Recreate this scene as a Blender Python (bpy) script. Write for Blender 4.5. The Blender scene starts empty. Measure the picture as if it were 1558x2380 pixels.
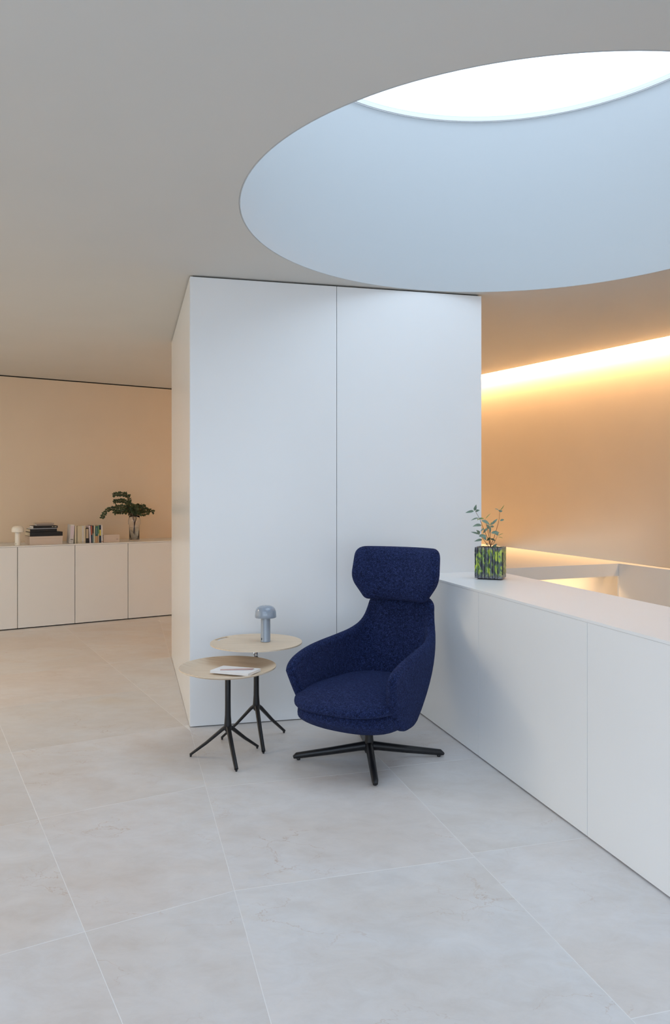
import bpy, bmesh, math, random
from mathutils import Vector, Matrix
from mathutils.geometry import tessellate_polygon
random.seed(7)
C = bpy.context.scene.collection
S = bpy.context.scene
PI = math.pi
F_PX, EYE, HZ, CEIL = 1767.0, 1.40, 1150.0, 2.722

# ------------------------------------------------------------------ camera
cd = bpy.data.cameras.new('camera'); cam = bpy.data.objects.new('camera', cd); C.objects.link(cam)
cam.location = (0, 0, EYE); cam.rotation_euler = (PI/2, 0, 0)
cd.sensor_fit = 'HORIZONTAL'; cd.sensor_width = 36; cd.lens = 36*F_PX/1558
cd.shift_x = 0; cd.shift_y = -40/1558; cd.clip_start = .02; cd.clip_end = 200
S.camera = cam
# ------------------------------------------------------------------ world: pale overcast sky
w = bpy.data.worlds.new('sky'); S.world = w; w.use_nodes = True
bg = w.node_tree.nodes['Background']; bg.inputs[0].default_value = (.77, .87, 1, 1); bg.inputs[1].default_value = 3.0
S.view_settings.view_transform = 'Standard'; S.view_settings.look = 'None'
S.view_settings.gamma = 1; S.view_settings.use_curve_mapping = False
S.view_settings.exposure = 0.0
S.cycles.max_bounces = 10; S.cycles.diffuse_bounces = 7; S.cycles.glossy_bounces = 4
S.cycles.transparent_max_bounces = 12; S.cycles.transmission_bounces = 8
S.cycles.caustics_reflective = False; S.cycles.caustics_refractive = False
S.cycles.sample_clamp_indirect = 6.0
S.cycles.use_denoising = True

# ------------------------------------------------------------------ lights
WARM = (1, .56, .22)
def area(name, loc, sx, sy, power, color, aim, shape='RECTANGLE', portal=False, spread=None):
    l = bpy.data.lights.new(name, 'AREA'); o = bpy.data.objects.new(name, l); C.objects.link(o)
    l.shape = shape; l.size = sx
    if shape in ('RECTANGLE', 'ELLIPSE'): l.size_y = sy
    l.energy = power; l.color = color; o.location = loc
    d = Vector(aim) - Vector(loc)
    o.rotation_euler = d.to_track_quat('-Z', 'Y').to_euler()
    if portal: l.cycles.is_portal = True
    if spread: l.spread = math.radians(spread)
    return o
DRUM = (.905, 3.61); DR = 1.345; DTOP = 3.83
area('skylight_portal', (DRUM[0], DRUM[1], DTOP+.01), 2.7, 2.7, 1, (1,1,1), (DRUM[0], DRUM[1], 0), portal=True)
area('window_portal', (-.3, -3.44, 1.35), 7.6, 2.1, 1, (1,1,1), (-.3, 0, 1.35), portal=True)
# cove strip: hidden above the edge of the ceiling, washing the right wall
CA, CB = Vector((1.615, 8.37)), Vector((2.79, 6.33))
cdir = (CB-CA).normalized(); cn = Vector((-cdir.y, cdir.x)); cn = cn if cn.x > 0 else -cn     # cn points towards the wall
COVE_W = .10
def cove_light():
    a = CA - cdir*2.6; b = CB + cdir*4.2
    m = (a+b)/2; L = (b-a).length
    l = bpy.data.lights.new('cove_strip', 'AREA'); o = bpy.data.objects.new('cove_strip', l); C.objects.link(o)
    l.shape = 'RECTANGLE'; l.size = L; l.size_y = .03; l.energy = 240; l.color = (1, .62, .30)
    o.location = (m.x + cn.x*.045, m.y + cn.y*.045, CEIL+.045)
    z = -Vector((cn.x*.75, cn.y*.75, -.66)).normalized(); x = Vector((cdir.x, cdir.y, 0)); y = z.cross(x)
    o.matrix_world = Matrix.Translation(o.location) @ Matrix((x, y, z)).transposed().to_4x4()
cove_light()
# warm downlight of the passage behind the pillar, warm light under the stair landing
area('passage_light', (.15, 9.0, CEIL-.03), 1.4, .5, 6, (1, .58, .27), (-.1, 8.9, 0))
area('lounge_fill', (-4.6, 4.6, CEIL-.03), 1.6, 1.6, 58, (1, .84, .66), (-4.6, 4.6, 0))  # unseen fill added under the ceiling to brighten the left part of the room
area('rear_fill', (-1.5, -1.0, CEIL-.03), 4.0, 2.0, 105, (.58, .74, 1), (-1.5, -1, 0))  # added bluish fill behind the camera, not an actual skylight
area('side_fill', (-6.45, 1.6, 1.5), 7.5, 2.3, 48, (1, .89, .62), (0, 1.2, 1.4))  # added warm fill out of view on the left, no known fixture

# ------------------------------------------------------------------ materials
M = {}
def mat(name, col, rough=.5, metal=0, spec=.5, coat=0, sheen=0, trans=0, ior=1.45, emis=None):
    m = bpy.data.materials.new(name); m.use_nodes = True
    b = m.node_tree.nodes['Principled BSDF']
    b.inputs['Base Color'].default_value = (*col, 1); b.inputs['Roughness'].default_value = rough
    b.inputs['Metallic'].default_value = metal; b.inputs['Specular IOR Level'].default_value = spec
    b.inputs['Coat Weight'].default_value = coat; b.inputs['Sheen Weight'].default_value = sheen
    b.inputs['Transmission Weight'].default_value = trans; b.inputs['IOR'].default_value = ior
    M[name] = m; return m
def N(m, t, **kw):
    n = m.node_tree.nodes.new(t)
    for k, v in kw.items():
        if hasattr(n, k): setattr(n, k, v)
        else: n.inputs[k].default_value = v
    return n
def L(m, a, b): m.node_tree.links.new(a, b)
def bs(m): return m.node_tree.nodes['Principled BSDF']
def ramp(m, src, stops):
    r = N(m, 'ShaderNodeValToRGB'); e = r.color_ramp.elements
    while len(e) < len(stops): e.new(.5)
    for q, (p, c) in zip(e, stops): q.position = p; q.color = (*c, 1) if len(c) == 3 else c
    L(m, src, r.inputs[0]); return r
def grain(m, scale, amt, bump=0, space='Object', detail=3):
    """soft colour mottling and fine relief"""
    tc = N(m, 'ShaderNodeTexCoord'); n = N(m, 'ShaderNodeTexNoise'); n.inputs['Scale'].default_value = scale; n.inputs['Detail'].default_value = detail
    L(m, tc.outputs[space], n.inputs['Vector'])
    c = bs(m).inputs['Base Color'].default_value[:3]
    r = ramp(m, n.outputs['Fac'], [(.3, tuple(x*(1-amt) for x in c)), (.7, tuple(min(1, x*(1+amt)) for x in c))])
    L(m, r.outputs[0], bs(m).inputs['Base Color'])
    if bump:
        b = N(m, 'ShaderNodeBump'); b.inputs['Strength'].default_value = bump; b.inputs['Distance'].default_value = .002
        L(m, n.outputs['Fac'], b.inputs['Height']); L(m, b.outputs[0], bs(m).inputs['Normal'])
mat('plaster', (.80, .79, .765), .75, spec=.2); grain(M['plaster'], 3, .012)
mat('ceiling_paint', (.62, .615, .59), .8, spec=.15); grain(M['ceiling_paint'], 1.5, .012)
mat('wall_paint', (.70, .59, .46), .75, spec=.2); grain(M['wall_paint'], 3, .012)
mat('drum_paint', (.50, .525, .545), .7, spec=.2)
mat('laminate', (.85, .86, .87), .24, spec=.5); grain(M['laminate'], 2, .008)
mat('counter_white', (.86, .87, .875), .33, spec=.5); grain(M['counter_white'], 2, .008)
mat('cabinet_white', (.76, .755, .74), .4); grain(M['cabinet_white'], 2, .008)
mat('gap', (.03, .025, .022), .8)
mat('dark_core', (.10, .09, .08), .8)
mat('outside_wall', (.5, .5, .5), .9)

def stone():
    m = mat('stone', (.66, .62, .57), .42, spec=.4)
    tc = N(m, 'ShaderNodeTexCoord'); oi = N(m, 'ShaderNodeObjectInfo')
    mul = N(m, 'ShaderNodeVectorMath', operation='SCALE'); mul.inputs['Scale'].default_value = 37
    comb = N(m, 'ShaderNodeCombineXYZ'); 
    for i in range(3): L(m, oi.outputs['Random'], comb.inputs[i])
    L(m, comb.outputs[0], mul.inputs[0])
    add = N(m, 'ShaderNodeVectorMath', operation='ADD'); L(m, tc.outputs['Object'], add.inputs[0]); L(m, mul.outputs[0], add.inputs[1])
    st = N(m, 'ShaderNodeMapping'); st.inputs['Scale'].default_value = (1, 1.5, 1); st.inputs['Rotation'].default_value = (0, 0, .5); L(m, add.outputs[0], st.inputs[0])
    def noise(s, d=4, r=.55, dist=.4, src=st):
        n = N(m, 'ShaderNodeTexNoise'); n.inputs['Scale'].default_value = s; n.inputs['Detail'].default_value = d
        n.inputs['Roughness'].default_value = r; n.inputs['Distortion'].default_value = dist; L(m, src.outputs[0], n.inputs['Vector']); return n
    n1 = noise(1.3, 7, .62, .3); n2 = noise(7, 8, .7, .5); n3 = noise(45, 4, .6, 0)
    r1 = ramp(m, n1.outputs['Fac'], [(.30, (.65, .61, .58)), (.47, (.675, .65, .635)), (.60, (.69, .685, .69)), (.74, (.68, .64, .595))])
    r2 = ramp(m, n2.outputs['Fac'], [(.35, (.94, .93, .92)), (.52, (1, 1, 1)), (.68, (1.05, 1.05, 1.05))])
    mx = N(m, 'ShaderNodeMix', data_type='RGBA', blend_type='MULTIPLY'); mx.inputs[0].default_value = 1
    L(m, r1.outputs[0], mx.inputs[6]); L(m, r2.outputs[0], mx.inputs[7])
    # thin brown veins
    vo = N(m, 'ShaderNodeTexVoronoi', feature='DISTANCE_TO_EDGE'); vo.inputs['Scale'].default_value = 4.5
    wr = N(m, 'ShaderNodeMix', data_type='VECTOR'); wr.inputs[0].default_value = .22
    L(m, st.outputs[0], wr.inputs[4]); L(m, noise(3, 5, .7, .5).outputs['Color'], wr.inputs[5]); L(m, wr.outputs[1], vo.inputs['Vector'])
    v = ramp(m, vo.outputs['Distance'], [(0, (1, 1, 1)), (.012, (0, 0, 0))])
    msk = ramp(m, noise(2.3, 3).outputs['Fac'], [(.53, (0, 0, 0)), (.66, (1, 1, 1))])
    mm = N(m, 'ShaderNodeMath', operation='MULTIPLY'); L(m, v.outputs[0], mm.inputs[0]); L(m, msk.outputs[0], mm.inputs[1])
    m3 = N(m, 'ShaderNodeMath', operation='MULTIPLY'); m3.inputs[1].default_value = .5; L(m, mm.outputs[0], m3.inputs[0])
    mv = N(m, 'ShaderNodeMix', data_type='RGBA'); L(m, m3.outputs[0], mv.inputs[0]); L(m, mx.outputs[2], mv.inputs[6]); mv.inputs[7].default_value = (.47, .33, .24, 1)
    # pale flecks
    fl = ramp(m, n3.outputs['Fac'], [(.70, (0, 0, 0)), (.78, (.5, .5, .5))])
    mf = N(m, 'ShaderNodeMix', data_type='RGBA'); L(m, fl.outputs[0], mf.inputs[0]); L(m, mv.outputs[2], mf.inputs[6]); mf.inputs[7].default_value = (.76, .75, .73, 1)
    # tone of the single slab
    rr = ramp(m, oi.outputs['Random'], [(0, (.95, .94, .93)), (.5, (1, 1, 1)), (1, (1.0, .975, .965))])
    mo = N(m, 'ShaderNodeMix', data_type='RGBA', blend_type='MULTIPLY'); mo.inputs[0].default_value = 1
    L(m, mf.outputs[2], mo.inputs[6]); L(m, rr.outputs[0], mo.inputs[7]); L(m, mo.outputs[2], bs(m).inputs['Base Color'])
    ro = ramp(m, n2.outputs['Fac'], [(.3, (.34,)*3), (.7, (.52,)*3)]); L(m, ro.outputs[0], bs(m).inputs['Roughness'])
stone()
mat('grout', (.80, .79, .78), .8)

def boucle():
    m = mat('boucle', (.012, .022, .10), .9, spec=.15, sheen=.12)
    bs(m).inputs['Sheen Tint'].default_value = (.25, .35, .9, 1); bs(m).inputs['Sheen Roughness'].default_value = .5
    tc = N(m, 'ShaderNodeTexCoord')
    n = N(m, 'ShaderNodeTexNoise'); n.inputs['Scale'].default_value = 120; n.inputs['Detail'].default_value = 3; n.inputs['Roughness'].default_value = .7
    n.inputs['Distortion'].default_value = 1.5
    v = N(m, 'ShaderNodeTexVoronoi'); v.inputs['Scale'].default_value = 190
    L(m, tc.outputs['Object'], n.inputs['Vector']); L(m, tc.outputs['Object'], v.inputs['Vector'])
    r = ramp(m, n.outputs['Fac'], [(.34, (.0035, .0055, .022)), (.5, (.010, .018, .068)), (.64, (.034, .056, .175))])
    L(m, r.outputs[0], bs(m).inputs['Base Color'])
    mx = N(m, 'ShaderNodeMath', operation='SUBTRACT'); L(m, n.outputs['Fac'], mx.inputs[0]); L(m, v.outputs['Distance'], mx.inputs[1])
    b = N(m, 'ShaderNodeBump'); b.inputs['Strength'].default_value = .9; b.inputs['Distance'].default_value = .006
    L(m, mx.outputs[0], b.inputs['Height']); L(m, b.outputs[0], bs(m).inputs['Normal'])
boucle()
mat('black_metal', (.012, .012, .014), .38, spec=.5); grain(M['black_metal'], 60, .1, .05)
mat('chrome', (.75, .75, .76), .12, metal=1)
def beech():
    m = mat('beech', (.62, .46, .31), .5, spec=.35)
    tc = N(m, 'ShaderNodeTexCoord'); mp = N(m, 'ShaderNodeMapping'); mp.inputs['Scale'].default_value = (3, 55, 8); L(m, tc.outputs['Object'], mp.inputs[0])
    n = N(m, 'ShaderNodeTexNoise'); n.inputs['Scale'].default_value = 1.6; n.inputs['Detail'].default_value = 5; L(m, mp.outputs[0], n.inputs['Vector'])
    r = ramp(m, n.outputs['Fac'], [(.3, (.67, .53, .385)), (.5, (.73, .60, .455)), (.72, (.78, .66, .52))]); L(m, r.outputs[0], bs(m).inputs['Base Color'])
beech()
mat('lamp_blue', (.29, .34, .41), .1, spec=.5, coat=.6)
mat('lamp_white', (.78, .74, .66), .2, coat=.3)
mat('lamp_dark', (.03, .03, .03), .5)
mat('paper', (.86, .86, .87), .7); grain(M['paper'], 40, .02)
mat('pink_pencil', (.55, .36, .32), .5)
mat('box_pale', (.60, .50, .42), .65)
mat('page_cream', (.66, .60, .47), .8)
mat('black_cover', (.008, .008, .010), .5)
mat('tan_cover', (.36, .29, .24), .6)
mat('stem_brown', (.16, .07, .04), .6)
mat('leaf_sage', (.17, .25, .19), .5); grain(M['leaf_sage'], 30, .25)
mat('leaf_light', (.20, .28, .10), .45); grain(M['leaf_light'], 30, .2)
mat('leaf_dark', (.035, .058, .022), .5); grain(M['leaf_dark'], 20, .35)
mat('soil', (.05, .04, .03), .95)
g = mat('vase_glass', (.93, .94, .95), .03, trans=1, ior=1.45)
mat('water', (.9, .93, .92), .0, trans=1, ior=1.33)
def glaze():
    m = mat('pot_glaze', (.1, .1, .12), .35, coat=.4)
    tc = N(m, 'ShaderNodeTexCoord'); mp = N(m, 'ShaderNodeMapping'); mp.inputs['Scale'].default_value = (1, 1, .38); L(m, tc.outputs['Object'], mp.inputs[0])
    n = N(m, 'ShaderNodeTexNoise'); n.inputs['Scale'].default_value = 46; n.inputs['Detail'].default_value = 4; n.inputs['Roughness'].default_value = .6; n.inputs['Distortion'].default_value = .8
    L(m, mp.outputs[0], n.inputs['Vector'])
    r = ramp(m, n.outputs['Fac'], [(.40, (.05, .045, .065)), (.475, (.09, .11, .10)), (.53, (.17, .30, .08)), (.58, (.45, .56, .06)), (.66, (.55, .62, .07))])
    v = N(m, 'ShaderNodeTexVoronoi'); v.inputs['Scale'].default_value = 85; v.inputs['Randomness'].default_value = .9; L(m, mp.outputs[0], v.inputs['Vector'])
    rv = ramp(m, v.outputs['Distance'], [(.22, (1, 1, 1)), (.36, (0, 0, 0))])
    mx = N(m, 'ShaderNodeMix', data_type='RGBA'); L(m, rv.outputs[0], mx.inputs[0]); L(m, r.outputs[0], mx.inputs[6]); mx.inputs[7].default_value = (.06, .09, .07, 1)
    # the glaze runs out towards rim and foot
    sp = N(m, 'ShaderNodeSeparateXYZ'); L(m, tc.outputs['Object'], sp.inputs[0])
    mr = ramp(m, sp.outputs['Z'], [(.012, (1, 1, 1)), (.045, (0, 0, 0)), (.172, (0, 0, 0)), (.186, (.8, .8, .8))])
    n2 = N(m, 'ShaderNodeTexNoise'); n2.inputs['Scale'].default_value = 150; L(m, tc.outputs['Object'], n2.inputs['Vector'])
    gr = ramp(m, n2.outputs['Fac'], [(.4, (.07, .065, .085)), (.6, (.22, .22, .25))])
    m2 = N(m, 'ShaderNodeMix', data_type='RGBA'); L(m, mr.outputs[0], m2.inputs[0]); L(m, mx.outputs[2], m2.inputs[6]); L(m, gr.outputs[0], m2.inputs[7])
    L(m, m2.outputs[2], bs(m).inputs['Base Color'])
    b = N(m, 'ShaderNodeBump'); b.inputs['Strength'].default_value = .6; b.inputs['Distance'].default_value = .003
    L(m, n.outputs['Fac'], b.inputs['Height']); L(m, b.outputs[0], bs(m).inputs['Normal'])
glaze()
mat('pot_dark', (.03, .025, .03), .5)
def skyglass():
    m = bpy.data.materials.new('sky_glass'); m.use_nodes = True; M['sky_glass'] = m
    nt = m.node_tree; nt.nodes.remove(bs(m)); out = nt.nodes['Material Output']
    t = N(m, 'ShaderNodeBsdfTransparent'); t.inputs[0].default_value = (.93, .96, .97, 1)
    gl = N(m, 'ShaderNodeBsdfGlossy'); gl.inputs['Roughness'].default_value = .02
    fr = N(m, 'ShaderNodeLayerWeight'); fr.inputs['Blend'].default_value = .3; mx = N(m, 'ShaderNodeMixShader')
    fc = ramp(m, fr.outputs['Facing'], [(.0, (.04,)*3), (.7, (.10,)*3), (1, (.6,)*3)])
    L(m, fc.outputs[0], mx.inputs[0]); L(m, t.outputs[0], mx.inputs[1]); L(m, gl.outputs[0], mx.inputs[2]); L(m, mx.outputs[0], out.inputs[0])
skyglass()

# ------------------------------------------------------------------ helpers
def up(px, py, z):
    Y = F_PX*(EYE-z)/(py-HZ); return Vector(((px-779)/F_PX*Y, Y, z))
def obj(name, bm, m, parent=None, smooth=False, autos=None, kind=None):
    me = bpy.data.meshes.new(name)
    bmesh.ops.recalc_face_normals(bm, faces=bm.faces[:])
    bm.to_mesh(me); bm.free()
    o = bpy.data.objects.new(name, me); C.objects.link(o)
    if m: me.materials.append(M[m])
    if smooth or autos:
        for p in me.polygons: p.use_smooth = True
        if autos: me.set_sharp_from_angle(angle=math.radians(autos))
    if parent: o.parent = parent
    if kind: o['kind'] = kind
    return o
def struct(name, bm, m, parent=None, **k):
    return obj(name, bm, m, parent, kind=None if parent else 'structure', **k)
def thing(name, label, cat, loc=(0,0,0), rz=0, group=None):
    o = bpy.data.objects.new(name, None); C.objects.link(o); o.location = loc; o.rotation_euler = (0, 0, rz)
    o.empty_display_size = .1
    o['label'] = label; o['category'] = cat
    if group: o['group'] = group
    return o
def tag(o, label, cat, group=None):
    o['label'] = label; o['category'] = cat
    if group: o['group'] = group
    return o
def box(bm, x0, x1, y0, y1, z0, z1, bev=0, mtx=None):
    v = [bm.verts.new((x, y, z)) for z in (z0, z1) for x, y in ((x0,y0),(x1,y0),(x1,y1),(x0,y1))]
    fs = [bm.faces.new([v[i] for i in q]) for q in ((3,2,1,0),(4,5,6,7),(0,1,5,4),(1,2,6,5),(2,3,7,6),(3,0,4,7))]
    if mtx is not None: bmesh.ops.transform(bm, matrix=mtx, verts=v)
    if bev:
        es = list({e for f in fs for e in f.edges})
        bmesh.ops.bevel(bm, geom=es, offset=bev, segments=2, affect='EDGES', profile=.5)
    return bm
def boxm(*a, **k): return box(bmesh.new(), *a, **k)
def prism(bm, pts, z0, z1):
    """upright prism over a plan polygon"""
    n = len(pts); a = [bm.verts.new((p[0], p[1], z0)) for p in pts]; b = [bm.verts.new((p[0], p[1], z1)) for p in pts]
    bm.faces.new(a[::-1]); bm.faces.new(b)
    for i in range(n): bm.faces.new((a[i], a[(i+1)%n], b[(i+1)%n], b[i]))
    return bm
def slab(bm, p0, p1, z0, z1, t, side=1):
    """upright panel between two plan points; thickness t grows to the left (side=1) or right (-1) of p0->p1"""
    p0 = Vector(p0[:2]); p1 = Vector(p1[:2]); d = (p1-p0).normalized(); n = Vector((-d.y, d.x))*t*side
    return prism(bm, [p0, p1, p1+n, p0+n], z0, z1)
def lathe(bm, prof, n=48, cx=0, cy=0):
    rings = []
    for r, z in prof:
        if r < 1e-6: rings.append([bm.verts.new((cx, cy, z))])
        else: rings.append([bm.verts.new((cx+r*math.cos(2*PI*i/n), cy+r*math.sin(2*PI*i/n), z)) for i in range(n)])
    for a, b in zip(rings, rings[1:]):
        if len(a) == 1 and len(b) == 1: continue
        for i in range(n):
            j = (i+1) % n
            if len(a) == 1: bm.faces.new((a[0], b[j], b[i]))
            elif len(b) == 1: bm.faces.new((a[i], a[j], b[0]))
            else: bm.faces.new((a[i], a[j], b[j], b[i]))
    return bm
def cr(P, t):
    """Catmull-Rom through points P at parameter t in [0, len-1]"""
    i = min(int(t), len(P)-2); f = t-i
    p0 = P[max(i-1, 0)]; p1 = P[i]; p2 = P[i+1]; p3 = P[min(i+2, len(P)-1)]
    return .5*((2*p1) + (p2-p0)*f + (2*p0-5*p1+4*p2-p3)*f*f + (3*p1-p0-3*p2+p3)*f**3)
def tube(bm, pts, rad, n=8, cap=True):
    pts = [Vector(p) for p in pts]; rings = []
    if not hasattr(rad, '__len__'): rad = [rad]*len(pts)
    for i, p in enumerate(pts):
        d = (pts[min(i+1, len(pts)-1)] - pts[max(i-1, 0)]).normalized()
        a = d.cross(Vector((0, 0, 1))); a = a.normalized() if a.length > 1e-3 else Vector((1, 0, 0)); b = d.cross(a)
        rings.append([bm.verts.new(p + (a*math.cos(2*PI*k/n) + b*math.sin(2*PI*k/n))*rad[i]) for k in range(n)])
    for a, b in zip(rings, rings[1:]):
        for k in range(n): bm.faces.new((a[k], a[(k+1)%n], b[(k+1)%n], b[k]))
    if cap: bm.faces.new(rings[0][::-1]); bm.faces.new(rings[-1])
    return bm
def bar(bm, pts, half, n=10, bev=.35):
    """bar of rounded-rectangular section along pts; half = [(half width, half height)] across / up"""
    pts = [Vector(p) for p in pts]; rings = []
    for i, p in enumerate(pts):
        d = (pts[min(i+1, len(pts)-1)] - pts[max(i-1, 0)]).normalized()
        a = d.cross(Vector((0, 0, 1))).normalized(); b = a.cross(d); w, h = half[i]
        k = bev*min(w, h)
        sec = [(w, h-k), (w-k, h), (-w+k, h), (-w, h-k), (-w, -h+k), (-w+k, -h), (w-k, -h), (w, -h+k)]
        rings.append([bm.verts.new(p + a*x + b*y) for x, y in sec])
    for a, b in zip(rings, rings[1:]):
        for k in range(8): bm.faces.new((a[k], a[(k+1)%8], b[(k+1)%8], b[k]))
    bm.faces.new(rings[0][::-1]); bm.faces.new(rings[-1])
    return bm
def clip(poly, n, d, keep=1):
    """convex plan polygon cut by n.p = d, keeping the side keep*(n.p-d) >= 0"""
    out = []
    for i in range(len(poly)):
        a, b = Vector(poly[i]), Vector(poly[(i+1) % len(poly)]); fa = keep*(n.dot(a)-d); fb = keep*(n.dot(b)-d)
        if fa >= 0: out.append(a)
        if (fa > 0) != (fb > 0) and abs(fa-fb) > 1e-9: out.append(a.lerp(b, fa/(fa-fb)))
    return out
def polyarea(p): return abs(sum(p[i][0]*p[(i+1)%len(p)][1]-p[(i+1)%len(p)][0]*p[i][1] for i in range(len(p))))/2
def plate(bm, outer, hole, z0, z1):
    """horizontal plate with a hole"""
    segs = [[Vector((*p, 0)) for p in outer], [Vector((*p, 0)) for p in hole]]
    tris = tessellate_polygon(segs); flat = [p for s in segs for p in s]
    for z in (z0, z1):
        vs = [bm.verts.new((p.x, p.y, z)) for p in flat]
        for t in tris: bm.faces.new([vs[i] for i in t])
        if z == z0: lo = vs
        else: hi = vs
    k = 0
    for s in segs:
        n = len(s)
        for i in range(n): bm.faces.new((lo[k+i], lo[k+(i+1)%n], hi[k+(i+1)%n], hi[k+i]))
        k += n
    return bm

# ------------------------------------------------------------------ plan of the rooms
CB_P = Vector((-3.443, 7.811)); CB_D = Vector((.8397, .5430)).normalized(); CB_N = Vector((-CB_D.y, CB_D.x))   # cabinet front line, normal to the back
WALL_T = .62
lw0 = CB_P + CB_N*WALL_T                                   # a point on the left-hand wall
COL0 = Vector((-.8725, 4.568)); COL1 = Vector((.9696, 5.024)); COLD = Vector((-.2611, .9653))*2.05
E_N = Vector((.964, .266)); E_D = Vector((.266, -.964))     # counter: normal, direction towards the camera
FR, BK = 1.817, 2.376                                       # counter front and back
def ne(n, e): return Vector((E_N.x*n + E_D.x*e, E_N.y*n + E_D.y*e))
rw0 = CB + cn*COVE_W                                       # right-hand wall line
def meet(p, d, q, e):
    k = d.x*e.y-d.y*e.x; t = ((q.x-p.x)*e.y-(q.y-p.y)*e.x)/k; return p+d*t
corner_far = meet(lw0, CB_D, rw0, cdir)
XL, XR, YB = -6.6, 5.2, -3.4
p_lw = lw0 + CB_D*((XL-lw0.x)/CB_D.x)
p_rw = rw0 + cdir*((XR-rw0.x)/cdir.x)
ROOF = 3.02
SB = -2.6                                                   # bottom of the stairwell
# walls
w_l = struct('wall_left', slab(bmesh.new(), p_lw, corner_far, -.05, CEIL-.012, .15, 1), 'wall_paint')
struct('recess', slab(bmesh.new(), p_lw + CB_N*.03, corner_far + CB_N*.03, CEIL-.012, ROOF, .12, 1), 'gap', w_l)
struct('wall_right', slab(bmesh.new(), corner_far, p_rw, SB, ROOF, .15, 1), 'wall_paint')
struct('wall_side', prism(bmesh.new(), [p_rw, (XR, YB), (XR+.15, YB), (XR+.15, p_rw.y+.05)], SB, ROOF), 'plaster')
struct('wall_far_left', prism(bmesh.new(), [(XL, YB), p_lw, (XL-.15, p_lw.y), (XL-.15, YB)], -.05, ROOF), 'plaster')
bm = bmesh.new()
for a in ((XL-.15, -4.1, -.05, ROOF), (3.5, XR+.15, SB, ROOF), (-4.1, 3.5, -.05, .3), (-4.1, 3.5, 2.4, ROOF)):
    box(bm, a[0], a[1], YB-.15, YB, a[2], a[3])
w_b = struct('wall_back', bm, 'plaster')
bm = bmesh.new()
for x in (-4.1, -2.2, -.3, 1.6, 3.44): box(bm, x, x+.06, YB-.10, YB-.04, .3, 2.4)
box(bm, -4.1, 3.5, YB-.10, YB-.04, .3, .36); box(bm, -4.1, 3.5, YB-.10, YB-.04, 2.34, 2.4)
win = struct('window_1', bm, 'black_metal')
for x in (-4.04, -2.14, -.24, 1.66):
    struct('pane', boxm(x, x+1.84, YB-.075, YB-.067, .36, 2.34), 'sky_glass', win)
# ceiling with the round opening, open along the cove
circ = [(DRUM[0]+DR*math.cos(2*PI*i/160), DRUM[1]+DR*math.sin(2*PI*i/160)) for i in range(160)]
c_far = meet(lw0, CB_D, CA, cdir); c_near = CA + cdir*((XR-CA.x)/cdir.x)
outer = [p_lw, (XL, YB), (XR, YB), c_near, c_far]
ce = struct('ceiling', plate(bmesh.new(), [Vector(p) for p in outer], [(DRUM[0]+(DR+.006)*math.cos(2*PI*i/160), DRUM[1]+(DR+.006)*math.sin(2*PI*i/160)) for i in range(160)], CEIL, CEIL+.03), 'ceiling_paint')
struct('cove_upstand', slab(bmesh.new(), c_far, c_near, CEIL+.03, CEIL+.06, .02, -1), 'ceiling_paint', ce)
outer2 = [p_lw + CB_N*.15, (XL-.15, p_lw.y), (XL-.15, YB-.15), (XR+.15, YB-.15), (XR+.15, p_rw.y+.1), corner_far + Vector((.1, .3))]
struct('roof', plate(bmesh.new(), [Vector(p) for p in outer2], [(DRUM[0]+(DR+.06)*math.cos(2*PI*i/160), DRUM[1]+(DR+.06)*math.sin(2*PI*i/160)) for i in range(160)], ROOF, ROOF+.08), 'plaster', ce)
# drum of the skylight
bm = bmesh.new(); n = 160
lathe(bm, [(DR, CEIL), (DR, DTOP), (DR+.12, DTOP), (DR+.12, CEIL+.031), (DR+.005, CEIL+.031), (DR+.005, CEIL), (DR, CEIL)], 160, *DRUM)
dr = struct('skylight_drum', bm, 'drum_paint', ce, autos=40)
sk = struct('window_2', lathe(bmesh.new(), [(DR-.001, DTOP+.0), (DR+.02, DTOP+.03), (DR-.012, DTOP+.03), (DR-.012, DTOP+.0), (DR-.001, DTOP)], 160, *DRUM), 'laminate', autos=40)
bm = lathe(bmesh.new(), [(0, DTOP+.22), (.4, DTOP+.205), (.8, DTOP+.16), (1.1, DTOP+.10), (DR-.005, DTOP+.025), (DR-.005, DTOP+.02), (1.1, DTOP+.092), (.8, DTOP+.152), (.4, DTOP+.197), (0, DTOP+.212)], 96, *DRUM)
struct('glass_dome', bm, 'sky_glass', sk, smooth=True)

# ------------------------------------------------------------------ floor of stone slabs
room = [Vector(p) for p in ((XL, YB), (XR, YB), (XR, 12.5), (XL, 12.5))]
def in_room(poly, extra=()):
    poly = clip(poly, CB_N, CB_N.dot(lw0)+.0, -1)
    poly = clip(poly, cn, cn.dot(rw0), -1) if poly else poly
    for n_, d_, k_ in extra: poly = clip(poly, n_, d_, k_) if poly else poly
    return poly
floor = struct('floor', bmesh.new(), None)
bmf = bmesh.new()
sub = in_room([Vector((XL, YB)), Vector((2.9, YB)), Vector((2.9, 12)), Vector((XL, 12))])
def right_lim(poly):                                       # leave the stairwell open: floor stops at the counter, landing behind
    return clip(poly, E_N, BK, -1) if poly else poly
sub1 = right_lim(sub)
prism(bmf, [tuple(p) for p in sub1], -.30, -.0005)
me = floor.data; bmf.to_mesh(me); bmf.free(); me.materials.append(M['grout'])
F_N = Vector((.870, .492)); F_D = Vector((.492, -.870)); F_N.normalize(); F_D.normalize()
FOLD = .372                                               # fold line between the two directions of laying (E_N)
G = .0009
tiles = 0
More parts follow.
